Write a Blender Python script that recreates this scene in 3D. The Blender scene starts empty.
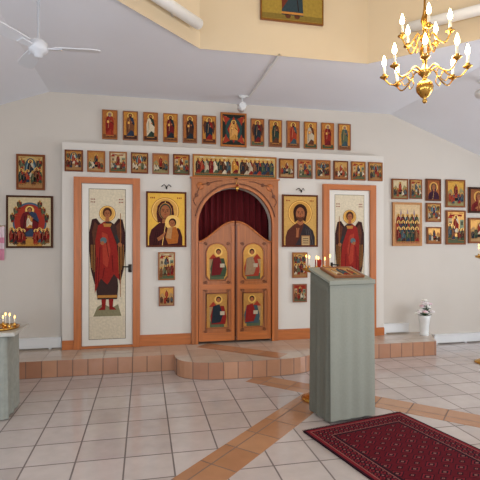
import bpy, bmesh, math, random
from mathutils import Vector, Matrix
random.seed(7)
S = bpy.context.scene
try:
    S.view_settings.view_transform = 'Standard'
except Exception:
    pass

# ---------------------------------------------------------------- materials
def lin(c):
    return tuple(((v/255.0)/12.92 if v/255.0 <= .04045 else ((v/255.0+.055)/1.055)**2.4) for v in c)
_mc = {}
def mat(name, rgb, rough=.6, metal=0.0, noise=0.12, nscale=14, bump=0.0, emit=0.0, spec=.5):
    key = (name, rgb)
    if key in _mc: return _mc[key]
    m = bpy.data.materials.new(name); m.use_nodes = True
    nt = m.node_tree; b = nt.nodes['Principled BSDF']
    c = lin(rgb)
    b.inputs['Roughness'].default_value = rough
    b.inputs['Metallic'].default_value = metal
    b.inputs['Specular IOR Level'].default_value = spec
    tc = nt.nodes.new('ShaderNodeTexCoord')
    n = nt.nodes.new('ShaderNodeTexNoise'); n.inputs['Scale'].default_value = nscale; n.inputs['Detail'].default_value = 4
    nt.links.new(tc.outputs['Object'], n.inputs['Vector'])
    mx = nt.nodes.new('ShaderNodeMix'); mx.data_type = 'RGBA'
    mx.inputs[6].default_value = tuple(v*(1-noise) for v in c)+(1,)
    mx.inputs[7].default_value = tuple(min(1, v*(1+noise)) for v in c)+(1,)
    nt.links.new(n.outputs['Fac'], mx.inputs[0]); nt.links.new(mx.outputs[2], b.inputs['Base Color'])
    if emit:
        b.inputs['Emission Color'].default_value = c+(1,); b.inputs['Emission Strength'].default_value = emit
    if bump:
        bp = nt.nodes.new('ShaderNodeBump'); bp.inputs['Strength'].default_value = bump; bp.inputs['Distance'].default_value = .01
        nt.links.new(n.outputs['Fac'], bp.inputs['Height']); nt.links.new(bp.outputs['Normal'], b.inputs['Normal'])
    _mc[key] = m
    return m
def C(r, g, b):   # icon paint
    return mat('paint', (r, g, b), rough=.75, noise=.3, nscale=38, spec=.15)

def woodmat(name, rgb, axis='Z', rough=.4):
    m = bpy.data.materials.new(name); m.use_nodes = True
    nt = m.node_tree; b = nt.nodes['Principled BSDF']; c = lin(rgb)
    tc = nt.nodes.new('ShaderNodeTexCoord'); mp = nt.nodes.new('ShaderNodeMapping')
    mp.inputs['Scale'].default_value = (40, 40, 3) if axis == 'Z' else (3, 40, 40)
    n = nt.nodes.new('ShaderNodeTexNoise'); n.inputs['Scale'].default_value = 1.0; n.inputs['Detail'].default_value = 5
    nt.links.new(tc.outputs['Object'], mp.inputs['Vector']); nt.links.new(mp.outputs['Vector'], n.inputs['Vector'])
    mx = nt.nodes.new('ShaderNodeMix'); mx.data_type = 'RGBA'
    mx.inputs[6].default_value = tuple(v*.6 for v in c)+(1,); mx.inputs[7].default_value = tuple(min(1, v*1.3) for v in c)+(1,)
    nt.links.new(n.outputs['Fac'], mx.inputs[0]); nt.links.new(mx.outputs[2], b.inputs['Base Color'])
    b.inputs['Roughness'].default_value = rough
    return m

def tilemat(name, c1, c2, grout, w, h, mode='XY', rough=.13, mort=.006, rot=0.0, off=(0, 0, 0)):
    m = bpy.data.materials.new(name); m.use_nodes = True
    nt = m.node_tree; b = nt.nodes['Principled BSDF']
    tc = nt.nodes.new('ShaderNodeTexCoord')
    vec = tc.outputs['Object']
    if mode == 'XZ':
        sp = nt.nodes.new('ShaderNodeSeparateXYZ'); nt.links.new(vec, sp.inputs[0])
        cb = nt.nodes.new('ShaderNodeCombineXYZ'); nt.links.new(sp.outputs[0], cb.inputs[0]); nt.links.new(sp.outputs[2], cb.inputs[1])
        vec = cb.outputs[0]
    mp = nt.nodes.new('ShaderNodeMapping'); mp.inputs['Rotation'].default_value = (0, 0, rot); mp.inputs['Location'].default_value = off
    nt.links.new(vec, mp.inputs['Vector'])
    br = nt.nodes.new('ShaderNodeTexBrick'); br.offset = 0.0; br.squash = 1.0
    br.inputs['Scale'].default_value = 1.0; br.inputs['Brick Width'].default_value = w; br.inputs['Row Height'].default_value = h
    br.inputs['Mortar Size'].default_value = mort; br.inputs['Mortar Smooth'].default_value = .1; br.inputs['Bias'].default_value = 0
    br.inputs['Color1'].default_value = lin(c1)+(1,); br.inputs['Color2'].default_value = lin(c2)+(1,); br.inputs['Mortar'].default_value = lin(grout)+(1,)
    nt.links.new(mp.outputs['Vector'], br.inputs['Vector'])
    n = nt.nodes.new('ShaderNodeTexNoise'); n.inputs['Scale'].default_value = 9; n.inputs['Detail'].default_value = 5
    nt.links.new(tc.outputs['Object'], n.inputs['Vector'])
    rp = nt.nodes.new('ShaderNodeMapRange'); rp.inputs[3].default_value = .86; rp.inputs[4].default_value = 1.1
    nt.links.new(n.outputs['Fac'], rp.inputs[0])
    mx = nt.nodes.new('ShaderNodeVectorMath'); mx.operation = 'SCALE'
    nt.links.new(br.outputs['Color'], mx.inputs[0]); nt.links.new(rp.outputs[0], mx.inputs['Scale'])
    nt.links.new(mx.outputs[0], b.inputs['Base Color'])
    r2 = nt.nodes.new('ShaderNodeMapRange'); r2.inputs[3].default_value = rough; r2.inputs[4].default_value = .8
    nt.links.new(br.outputs['Fac'], r2.inputs[0]); nt.links.new(r2.outputs[0], b.inputs['Roughness'])
    bp = nt.nodes.new('ShaderNodeBump'); bp.inputs['Strength'].default_value = .4; bp.inputs['Distance'].default_value = .003; bp.invert = True
    nt.links.new(br.outputs['Fac'], bp.inputs['Height']); nt.links.new(bp.outputs['Normal'], b.inputs['Normal'])
    return m

WALL = mat('wall_plaster', (204, 195, 183), .85, noise=.03, nscale=3, bump=.03)
ICONO = mat('iconostasis_paint', (214, 207, 196), .7, noise=.03, nscale=3)
CEIL = mat('ceiling_paint', (228, 229, 234), .85, noise=.02, nscale=2)
WELL = mat('well_paint', (206, 187, 156), .8, noise=.03, nscale=3)
WHITE = mat('white_enamel', (226, 226, 224), .4, noise=.02)
PINE = woodmat('pine_wood', (186, 106, 48))
PINEH = woodmat('pine_wood_horizontal', (186, 106, 48), 'X')
OAK = woodmat('door_wood', (168, 98, 46))
PANELW = woodmat('icon_panel_wood', (136, 80, 44))
DKCARVE = woodmat('door_carving', (112, 60, 28))
BRASS = mat('brass', (206, 158, 78), .22, 1.0, .08)
DKMET = mat('dark_metal', (50, 44, 40), .4, .8)
WAX = mat('candle_wax', (240, 232, 210), .5)
FLAME = mat('candle_flame', (255, 190, 90), .5, emit=8)
BULB = mat('bulb_glow', (255, 220, 164), .5, emit=24)
CURT = mat('curtain_velvet', (100, 8, 18), .9, noise=.3, nscale=20)
TILE = tilemat('floor_tiles', (200, 189, 182), (188, 176, 169), (118, 107, 102), .33, .33)
PTILE = tilemat('platform_tiles', (204, 188, 170), (192, 172, 152), (140, 122, 108), .33, .33)
TERRA = tilemat('terracotta_tiles', (188, 142, 106), (174, 126, 92), (124, 98, 82), .3, .3, rot=math.radians(45), off=(0, .145, 0))
NOSE = tilemat('step_edge_tiles', (194, 150, 114), (182, 134, 100), (130, 100, 84), .165, .5)
RISER = tilemat('step_riser_tiles', (184, 136, 104), (166, 116, 88), (130, 100, 84), .165, .3, mode='XZ', rough=.3)

# ---------------------------------------------------------------- mesh builder
class M:
    def __init__(s, name):
        s.name = name; s.bm = bmesh.new(); s.mats = []; s.th = 0.0
    def mi(s, m):
        if m not in s.mats: s.mats.append(m)
        return s.mats.index(m)
    def face(s, pts, m, smooth=False):
        f = s.bm.faces.new([s.bm.verts.new(p) for p in pts]); f.material_index = s.mi(m); f.smooth = smooth
        return f
    def _prism(s, a, b, m):
        va = [s.bm.verts.new(p) for p in a]; vb = [s.bm.verts.new(p) for p in b]; n = len(a); i = s.mi(m)
        fs = [s.bm.faces.new(va), s.bm.faces.new(vb[::-1])]
        for k in range(n):
            fs.append(s.bm.faces.new([va[k], vb[k], vb[(k+1) % n], va[(k+1) % n]]))
        for f in fs: f.material_index = i
        return fs
    def prism(s, pts, y0, y1, m):
        return s._prism([(x, y0, z) for x, z in pts], [(x, y1, z) for x, z in pts], m)
    def prism_z(s, pts, z0, z1, m):
        return s._prism([(x, y, z1) for x, y in pts], [(x, y, z0) for x, y in pts], m)
    def box(s, x0, x1, y0, y1, z0, z1, m):
        return s.prism([(x0, z0), (x1, z0), (x1, z1), (x0, z1)], y0, y1, m)
    def flat(s, pts, L, m):
        y = -s.th - L*.0009
        return s.face([(x, y, z) for x, z in pts], m)
    def lathe(s, prof, m, c=(0, 0, 0), segs=20):
        rings = []
        for r, z in prof:
            rings.append([s.bm.verts.new((c[0]+max(r, .0004)*math.cos(2*math.pi*k/segs), c[1]+max(r, .0004)*math.sin(2*math.pi*k/segs), c[2]+z)) for k in range(segs)])
        i = s.mi(m)
        for a, b in zip(rings, rings[1:]):
            for k in range(segs):
                f = s.bm.faces.new([a[k], a[(k+1) % segs], b[(k+1) % segs], b[k]]); f.material_index = i; f.smooth = True
        for r in (rings[0], rings[-1]):
            f = s.bm.faces.new(r); f.material_index = i
    def tube(s, path, r, m, segs=8):
        path = [Vector(p) for p in path]; rings = []; n = len(path)
        for k, p in enumerate(path):
            t = (path[min(k+1, n-1)]-path[max(k-1, 0)]).normalized()
            up = Vector((0, 0, 1)) if abs(t.z) < .95 else Vector((1, 0, 0))
            a = t.cross(up).normalized(); b = t.cross(a).normalized()
            rr = r[k] if isinstance(r, (list, tuple)) else r
            rings.append([s.bm.verts.new(p+a*rr*math.cos(2*math.pi*j/segs)+b*rr*math.sin(2*math.pi*j/segs)) for j in range(segs)])
        i = s.mi(m)
        for a, b in zip(rings, rings[1:]):
            for k in range(segs):
                f = s.bm.faces.new([a[k], a[(k+1) % segs], b[(k+1) % segs], b[k]]); f.material_index = i; f.smooth = True
        for q in (rings[0], rings[-1]):
            f = s.bm.faces.new(q); f.material_index = i
    def ell(s, c, r, m, segs=14):
        prof = [(math.sin(math.pi*k/8), -math.cos(math.pi*k/8)) for k in range(9)]
        before = set(s.bm.verts)
        s.lathe(prof, m, segs=segs)
        for v in s.bm.verts:
            if v not in before:
                v.co = Vector((c[0]+v.co.x*r[0], c[1]+v.co.y*r[1], c[2]+v.co.z*r[2]))
    def done(s, loc=(0, 0, 0), rot=(0, 0, 0), parent=None, norm=True):
        if norm: bmesh.ops.recalc_face_normals(s.bm, faces=s.bm.faces)
        me = bpy.data.meshes.new(s.name); s.bm.to_mesh(me); s.bm.free()
        for m in s.mats: me.materials.append(m)
        o = bpy.data.objects.new(s.name, me); S.collection.objects.link(o)
        o.location = loc; o.rotation_euler = rot
        if parent: o.parent = parent
        return o
def smoothpath(pts, n=6):
    pts = [Vector(p) for p in pts]; out = []
    for i in range(len(pts)-1):
        p0 = pts[max(i-1, 0)]; p1 = pts[i]; p2 = pts[i+1]; p3 = pts[min(i+2, len(pts)-1)]
        for k in range(n):
            t = k/n
            out.append(.5*((2*p1)+(p2-p0)*t+(2*p0-5*p1+4*p2-p3)*t*t+(3*p1-p0-3*p2+p3)*t**3))
    out.append(pts[-1]); return out
def E(cx, cz, rx, rz=None, n=18, a0=0, a1=360):
    rz = rx if rz is None else rz
    full = (a1-a0) >= 360
    k = n if full else n+1
    return [(cx+rx*math.cos(math.radians(a0+(a1-a0)*i/n)), cz+rz*math.sin(math.radians(a0+(a1-a0)*i/n))) for i in range(k)]
def R(x0, x1, z0, z1): return [(x0, z0), (x1, z0), (x1, z1), (x0, z1)]
def P(cx, z0, h, pts, sx=1): return [(cx+x*h*sx, z0+z*h) for x, z in pts]

# ---------------------------------------------------------------- room shell
P0 = .19            # platform height
ZC = 3.41           # flat ceiling height
XF = 2.35           # where the flat ceiling meets the slopes
XL, XR, YB, YW = -4.8, 5.2, -9.5, .12
def zceil(x): return ZC-.36*max(0, abs(x)-XF)
m = M('floor'); m.box(XL, XR, YB, 1.7, -.1, 0, TILE); floor = m.done()
def band(name, a, b, w, z, mt, parent):
    d = (Vector(b)-Vector(a)).normalized(); nrm = Vector((-d.y, d.x))*w/2
    mm = M(name); A = Vector(a); B = Vector(b)
    pts = [A+nrm, B+nrm, B-nrm, A-nrm]
    mm.prism_z([(p.x, p.y) for p in pts], z-.004, z, mt)
    return mm.done(parent=parent)
band('tile_band_1', (.6, -1.6), (-4.6, -6.8), .3, .0015, TERRA, floor)
band('tile_band_2', (.0, -1.01), (4.9, -5.91), .3, .0020, TERRA, floor)

# wall behind the iconostasis, gabled, with the sanctuary doorway
m = M('wall_front')
pts = [(XL, 0), (XL, zceil(XL)), (-XF, ZC), (XF, ZC), (XR, zceil(XR)), (XR, 0), (.62, 0), (.62, 2.34), (-.62, 2.34), (-.62, 0)]
m.prism(pts, YW, YW+.15, WALL); m.done()
def sidewall(name, x, xo, ys, z0, z1, zt):
    mm = M(name); edges = [YB]+[v for y in ys for v in y]+[1.7]
    for i in range(len(edges)-1):
        a, b = edges[i], edges[i+1]
        if i % 2 == 0: mm.box(x, xo, a, b, 0, zt, WALL)
        else:
            mm.box(x, xo, a, b, 0, z0, WALL); mm.box(x, xo, a, b, z1, zt, WALL)
    return mm.done()
sidewall('wall_left', XL, XL-.15, [(-7.5, -5.9), (-4.6, -3.0)], .9, 2.15, zceil(XL)+.05)
sidewall('wall_right', XR, XR+.15, [(-7.5, -5.9), (-3.6, -1.6)], .7, 2.2, zceil(XR)+.05)
m = M('wall_back')
gp = [(XL, 2.3), (XL, zceil(XL)), (-XF, ZC), (XF, ZC), (XR, zceil(XR)), (XR, 2.3)]
m.prism(gp, YB, YB-.15, WALL); m.box(XL, XR, YB-.15, YB, 0, .8, WALL)
for a, b in ((XL, -3.2), (-1.4, .6), (2.4, XR)): m.box(a, b, YB-.15, YB, .8, 2.3, WALL)
m.done()
def window(name, c, w, h, axis):
    mm = M(name)
    for (a, b, z0, z1) in ((-w/2, -w/2+.06, -h/2, h/2), (w/2-.06, w/2, -h/2, h/2), (-.03, .03, -h/2, h/2), (-w/2, w/2, -h/2, -h/2+.06), (-w/2, w/2, h/2-.06, h/2)):
        mm.box(a, b, -.04, .04, z0, z1, WHITE)
    mm.done(c, (0, 0, math.pi/2 if axis == 'x' else 0))
window('window_1', (XL-.07, -6.7, 1.525), 1.6, 1.25, 'x'); window('window_2', (XL-.07, -3.8, 1.525), 1.6, 1.25, 'x')
window('window_3', (XR+.07, -6.7, 1.45), 1.6, 1.5, 'x'); window('window_4', (XR+.07, -2.6, 1.45), 2.0, 1.5, 'x')
window('window_5', (-2.3, YB-.07, 1.55), 1.8, 1.5, 'y'); window('window_6', (1.5, YB-.07, 1.55), 1.8, 1.5, 'y')

# ceiling with an octagonal lantern well
OX, OY, HW = .22, -3.69, 2.13
hs = HW*math.tan(math.radians(22.5))
octv = [(OX-hs, OY+HW), (OX+hs, OY+HW), (OX+HW, OY+hs), (OX+HW, OY-hs), (OX+hs, OY-HW), (OX-hs, OY-HW), (OX-HW, OY-hs), (OX-HW, OY+hs)]
m = M('ceiling')
def cf(pts): m.face([(x, y, zceil(x)) for x, y in pts], CEIL)
cf([(-XF, YW+.1), (XF, YW+.1), (XF, OY+HW), octv[1], octv[0], (-XF, OY+HW)])
cf([(-XF, OY-HW), octv[5], octv[4], (XF, OY-HW), (XF, YB), (-XF, YB)])
cf([(-XF, OY+HW), octv[0], octv[7], octv[6], octv[5], (-XF, OY-HW)])
cf([(XF, OY+HW), octv[1], octv[2], octv[3], octv[4], (XF, OY-HW)])
cf([(-XF, YW+.1), (-XF, YB), (XL-.1, YB), (XL-.1, YW+.1)]); cf([(XF, YW+.1), (XF, YB), (XR+.1, YB), (XR+.1, YW+.1)])
ceil = m.done()
ZT = 5.2
m = M('ceiling_lantern')
for i in range(8):
    a, b = octv[i], octv[(i+1) % 8]
    m.face([(a[0], a[1], ZC-.02), (b[0], b[1], ZC-.02), (b[0], b[1], ZT), (a[0], a[1], ZT)], WELL)
m.face([(x, y, ZT) for x, y in octv], CEIL)
m.done()

# sanctuary beyond the royal doors
m = M('wall_sanctuary'); m.box(-1.5, 1.5, 1.6, 1.7, 0, 2.6, WALL); m.box(-1.5, -1.4, .27, 1.6, 0, 2.6, WALL); m.box(1.4, 1.5, .27, 1.6, 0, 2.6, WALL)
m.box(-1.5, 1.5, .27, 1.7, 2.6, 2.66, WALL); m.done()

# platform (soleas) with ambo
AW = .84
amb = []
for k in range(0, 17):
    a = math.pi*(1-k/16); cx = math.cos(a); sy = math.sin(a)
    amb.append((AW*math.copysign(abs(cx)**.62, cx) if abs(cx) > 1e-6 else 0, -.52-.48*abs(sy)**.62))
out = [(-3.02, YW-.002), (-2.72, -.52)]+amb+[(2.66, -.52), (2.98, YW-.002)]
m = M('altar_platform')
fs = m.prism_z(out, 0, P0, RISER)
top = fs[0]; top.material_index = m.mi(NOSE); m.mi(PTILE)
r = bmesh.ops.inset_region(m.bm, faces=[top], thickness=.13, use_even_offset=True)
top.material_index = m.mi(PTILE)
plat = m.done()
m = M('altar_threshold'); m.box(-.6, .6, YW, 1.4, 0, P0, PTILE); m.done()
band('platform_tile_band', (-.45, -.10), (.40, -.86), .26, P0+.001, TERRA, plat)

# iconostasis board wall with arched opening
Q0 = P0+.002
arch = [(.5, Q0), (.5, 1.75)]+E(0, 1.75, .5, .5, 20, 0, 180)[1:-1]+[(-.5, 1.75), (-.5, Q0)]
m = M('wall_iconostasis')
m.prism([(-2.18, Q0), (-2.18, 2.76), (2.18, 2.76), (2.18, Q0)]+arch, 0, YW-.001, ICONO)
m.done()
# baseboards
def bb(name, x0, x1, y, z0, h, mt, t=.02):
    mm = M(name); mm.box(x0, x1, y-t, y, z0, z0+h, mt); mm.box(x0, x1, y-t*.6, y, z0+h, z0+h+.012, mt); mm.done()
bb('baseboard_iconostasis_left', -1.24, -.59, -.001, Q0, .13, PINEH); bb('baseboard_iconostasis_right', .59, 1.24, -.001, Q0, .13, PINEH)
bb('baseboard_iconostasis_far_left', -2.18, -2.045, -.001, Q0, .1, PINEH); bb('baseboard_iconostasis_far_right', 2.045, 2.18, -.001, Q0, .1, PINEH)
def heater(x0, x1, z0, name):
    mm = M(name); mm.box(x0, x1, YW-.055, YW-.001, z0+.02, z0+.13, WHITE)
    mm.box(x0, x1, YW-.065, YW-.001, z0+.13, z0+.145, WHITE)
    for k in range(int((x1-x0)/.5)+1):
        xx = x0+.03+k*.5
        if xx < x1-.03: mm.box(xx, xx+.03, YW-.05, YW-.002, z0, z0+.02, WHITE)
    mm.done()
heater(-2.88, -2.2, P0, 'baseboard_heater'); heater(2.2, 2.62, P0, 'baseboard_heater')
heater(3.05, 5.1, 0, 'baseboard_heater'); heater(-4.7, -3.05, 0, 'baseboard_heater')

# ---------------------------------------------------------------- painting helpers
GOLD = mat('gold_leaf', (194, 138, 50), .42, .25, .25, 30)
GOLD2 = mat('gold_halo', (220, 172, 80), .4, .2, .15, 30)
OCH = C(178, 122, 58); CREAM = C(200, 180, 140); SKIN = C(158, 96, 60); HAIR = C(56, 30, 20); LINE = C(40, 24, 18)
REDS = [C(132, 32, 26), C(152, 52, 34), C(104, 26, 28)]
BLUS = [C(40, 52, 70), C(58, 78, 84), C(34, 42, 48)]
GRNS = [C(62, 76, 54), C(84, 92, 66), C(42, 58, 48)]
BRNS = [C(88, 50, 34), C(116, 70, 42), C(68, 40, 30)]
WHTS = [C(206, 190, 160), C(182, 166, 140)]
ALLR = REDS+BLUS+GRNS+BRNS+WHTS
HL = {}
def saint(m, cx, z0, h, robe, mantle, L=2, halo=GOLD2, sx=1.0, beard=True, book=False, hair=HAIR):
    r = .075*h; hz = z0+.885*h
    m.flat(E(cx, hz, 1.85*r), L-.3, C(110, 54, 30)); m.flat(E(cx, hz, 1.7*r), L, halo)
    m.flat(P(cx, z0, h, [(-.11, .79), (-.045, .84), (.045, .84), (.11, .79), (.155, .58), (.125, .35), (.145, .04), (-.145, .04), (-.125, .35), (-.155, .58)], sx), L+1, robe)
    m.flat(P(cx, z0, h, [(-.11, .79), (-.03, .84), (.05, .64), (.15, .52), (.135, .24), (.02, .32), (-.14, .10), (-.158, .58)], sx), L+2, mantle)
    # drapery folds and robe trim
    m.flat(P(cx, z0, h, [(-.145, .075), (.145, .075), (.145, .05), (-.145, .05)], sx), L+1.5, OCH)
    m.flat(P(cx, z0, h, [(.05, .28), (.062, .28), (.085, .09), (.073, .09)], sx), L+1.5, LINE)
    m.flat(P(cx, z0, h, [(-.085, .70), (-.07, .70), (-.10, .22), (-.112, .22)], sx), L+2.5, LINE)
    m.flat(P(cx, z0, h, [(-.03, .74), (-.018, .74), (-.045, .36), (-.06, .36)], sx), L+2.5, C(186, 140, 90))
    m.flat(P(cx, z0, h, [(.05, .64), (.15, .52), (.147, .49), (.035, .61)], sx), L+2.5, LINE)
    for s_ in (-1, 1): m.flat(E(cx+s_*.06*h*sx, z0+.03*h, .035*h, .03*h, 8), L+1, BRNS[0])
    m.flat(E(cx, hz+.12*r, .95*r, 1.08*r, 12), L+2, hair)
    m.flat(E(cx, hz-.08*r, .66*r, .88*r, 12), L+3, SKIN)
    if beard: m.flat(E(cx, hz-.72*r, .5*r, .5*r, 10), L+4, hair)
    m.flat(E(cx+.045*h*sx, z0+.63*h, .03*h, .035*h, 8), L+4, SKIN)
    if book: m.flat(R(cx-.11*h*sx, cx-.01*h, z0+.54*h, z0+.66*h), L+4, REDS[1]); m.flat(R(cx-.095*h*sx, cx-.025*h, z0+.555*h, z0+.645*h), L+5, GOLD2)
def angel_small(m, cx, z0, h, robe, mantle, L=2):
    for s_ in (-1, 1):
        m.flat(P(cx, z0, h, [(s_*.06, .80), (s_*.20, .86), (s_*.25, .66), (s_*.20, .30), (s_*.10, .5)]), L, BRNS[0])
    saint(m, cx, z0, h, robe, mantle, L+1, beard=False)
def eyes(m, cx, cz, r, L):
    for s_ in (-1, 1):
        m.flat(E(cx+s_*.3*r, cz+.12*r, .14*r, .07*r, 8), L, LINE)
        m.flat(R(cx+s_*.3*r-.18*r, cx+s_*.3*r+.18*r, cz+.3*r, cz+.36*r), L, LINE)
    m.flat(P(cx, cz, r, [(-.03, .2), (.03, .2), (.09, -.22), (-.09, -.22)]), L, C(120, 68, 42))
    m.flat(E(cx, cz-.42*r, .17*r, .06*r, 8), L, REDS[1])
def panel(name, cx, z0, w, h, ground, y=0.0, wood=PANELW, edge=None, th=.03, b=.08):
    m = M(name); t = max(.008, b*min(w, h)); x0, x1 = -w/2, w/2
    m.box(x0, x1, -(th-.006), 0, 0, h, wood)
    bw = edge or wood
    m.box(x0, x0+t, -th, -(th-.006), 0, h, bw); m.box(x1-t, x1, -th, -(th-.006), 0, h, bw)
    m.box(x0+t, x1-t, -th, -(th-.006), 0, t, bw); m.box(x0+t, x1-t, -th, -(th-.006), h-t, h, bw)
    m.th = th-.006
    m.flat(R(x0+t, x1-t, t, h-t), 1, ground)
    m.pos = (cx, y-.001, z0); m.t = t
    return m
def put(m): 
    return m.done(m.pos, norm=False)
def inscr(m, x0, x1, z, s_, L):
    n = max(2, int((x1-x0)/s_))
    for k in range(n):
        x = x0+(x1-x0)*k/n; m.flat(R(x, x+(x1-x0)/n*.6, z, z+s_*.9), L, REDS[0])

# festival scene
def festival(name, cx, z0, w, h, y=0.0, seed=0, ground=None, n=6, wood=PANELW, edge=None, hill=True):
    rnd = random.Random(seed)
    ground = ground or rnd.choice([GOLD, OCH, CREAM, C(186, 142, 80), C(172, 110, 60)])
    edge = edge or rnd.choice([PANELW, C(150, 92, 50), C(110, 60, 36)])
    m = panel(name, cx, z0, w, h, ground, y, wood, edge); t = m.t; W = w-2*t; H = h-2*t
    X = lambda u: -W/2+W*u
    Z = lambda v: t+H*v
    kind = seed % 3
    if kind == 0:
        m.flat([(X(0), Z(0)), (X(1), Z(0)), (X(1), Z(.6)), (X(.8), Z(.74)), (X(.62), Z(.42)), (X(.4), Z(.4)), (X(.2), Z(.7)), (X(0), Z(.55))], 2, rnd.choice([C(160, 104, 60), C(140, 128, 86), C(168, 130, 86)]))
        m.flat(E(X(.5), Z(.36), W*.16, H*.17), 3, C(30, 24, 22))
        for u in (.12, .24, .78, .9):
            m.flat([(X(u), Z(.3)), (X(u+.08), Z(.34)), (X(u+.03), Z(.5))], 3, C(196, 160, 112))
    elif kind == 1:
        m.flat(R(X(.03), X(.26), Z(.2), Z(.8)), 2, C(184, 156, 116)); m.flat([(X(0), Z(.8)), (X(.3), Z(.8)), (X(.15), Z(.95))], 3, REDS[1])
        m.flat(R(X(.74), X(.97), Z(.2), Z(.75)), 2, C(130, 138, 110)); m.flat(R(X(.15), X(.85), Z(.86), Z(.92)), 4, REDS[0])
        for u in (.10, .18, .80, .88): m.flat(R(X(u), X(u+.045), Z(.58), Z(.70)), 3, LINE)
        m.flat(R(X(0), X(1), Z(0), Z(.2)), 2, GRNS[1])
    else:
        m.flat(E(X(.5), Z(.62), W*.26, H*.33), 2, BLUS[1]); m.flat(E(X(.5), Z(.62), W*.18, H*.24), 3, C(120, 138, 138))
        m.flat([(X(0), Z(0)), (X(1), Z(0)), (X(1), Z(.3)), (X(.7), Z(.36)), (X(.5), Z(.26)), (X(.3), Z(.36)), (X(0), Z(.3))], 2, C(156, 114, 70))
        for s_ in (.14, .86): angel_small(m, X(s_), Z(.56), H*.38, rnd.choice(REDS), rnd.choice(GRNS), 3)
    saint(m, X(.5), Z(.3), H*.6, rnd.choice(WHTS+REDS), rnd.choice(REDS+BLUS), 5)
    for k in range(n):
        u = .12+.76*k/(n-1) if n > 1 else .5
        if abs(u-.5) < .07: continue
        saint(m, X(u), Z(.04+.1*rnd.random()), H*rnd.uniform(.4, .52), rnd.choice(ALLR), rnd.choice(ALLR), 8, sx=min(1.3, 1.0*W/H+.3), beard=rnd.random() < .6)
    inscr(m, X(.06), X(.3), Z(.95), H*.025, 3); inscr(m, X(.7), X(.94), Z(.95), H*.025, 3)
    return put(m)
def saint_icon(name, cx, z0, w, h, y=0.0, seed=0, angel=False, ground=None):
    rnd = random.Random(seed+100)
    m = panel(name, cx, z0, w, h, ground or rnd.choice([C(190, 128, 56), C(180, 112, 54), C(172, 104, 52)]), y, b=.07, edge=rnd.choice([PANELW, C(150, 92, 50), C(160, 96, 46)]))
    t = m.t; W = w-2*t; H = h-2*t
    m.flat(R(-W/2, W/2, t, t+.14*H), 2, rnd.choice(GRNS+BRNS))
    for s_ in (-1, 1): inscr(m, s_*.34*W-.1*W, s_*.34*W+.1*W, t+.72*H, H*.02, 2); inscr(m, s_*.34*W-.1*W, s_*.34*W+.1*W, t+.68*H, H*.02, 2)
    if angel: angel_small(m, 0, t+.04*H, H*.93, rnd.choice(REDS), rnd.choice(GRNS+BLUS), 3)
    else: saint(m, 0, t+.04*H, H*.93, rnd.choice(REDS+BLUS+BRNS+GRNS), rnd.choice(REDS+WHTS+BRNS+GRNS), 3, sx=1.05, book=rnd.random() < .6, hair=rnd.choice([HAIR, C(150, 140, 128)]))
    return put(m)

# upper row
for k in range(6):
    o_ = .335+.257*k
    saint_icon('prophet_icon', -o_, 2.845, .19, .375, YW, seed=k, angel=(k == 0))
    saint_icon('prophet_icon', o_, 2.845, .19, .375, YW, seed=k+20, angel=(k == 0))
# feast row
for k in range(6):
    o_ = .715+.265*k
    festival('feast_icon', -o_, 2.40, .215, .265, 0, seed=k*5+1, n=5)
    festival('feast_icon', o_, 2.40, .215, .265, 0, seed=k*7+3, n=5)
# Saviour in glory (centre, top)
m = panel('saviour_in_glory_icon', 0, 2.82, .36, .46, C(38, 40, 34), YW, edge=C(170, 104, 52), b=.07)
for sx in (-1, 1):
    for zz in (.09, .37): m.flat(E(sx*.115, zz, .035, .04), 2, OCH)
m.flat([(-.15, .04), (0, .10), (.15, .04), (.09, .23), (.15, .42), (0, .36), (-.15, .42), (-.09, .23)], 2.5, REDS[1])
m.flat(E(0, .23, .115, .165), 3, C(44, 66, 62)); m.flat([(0, .05), (.085, .23), (0, .41), (-.085, .23)], 4, C(160, 44, 30))
m.flat(E(0, .12, .06, .03), 5, OCH); saint(m, 0, .08, .28, C(186, 130, 60), C(206, 150, 80), 6, sx=1.35, book=True); put(m)
# Deesis (wide)
m = panel('deesis_icon', 0, 2.38, 1.14, .295, C(196, 168, 110), 0, edge=C(160, 100, 50), b=.07)
m.flat(R(-.54, .54, .022, .06), 2, GRNS[1])
m.flat(E(0, .15, .05, .1), 2, REDS[0])
saint(m, 0, .05, .21, REDS[2], C(190, 130, 50), 3, sx=1.3, book=True)
rnd = random.Random(5)
for k in range(1, 9):
    for s_ in (-1, 1):
        (angel_small if k in (2, 5) else saint)(m, s_*(.035+.058*k), .035, .215, rnd.choice(ALLR), rnd.choice(ALLR), 3)
for k in range(7):
    m.flat(E(-.45+.15*k, .262, .028, .009, 10), 2, WHTS[0])
put(m)

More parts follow.
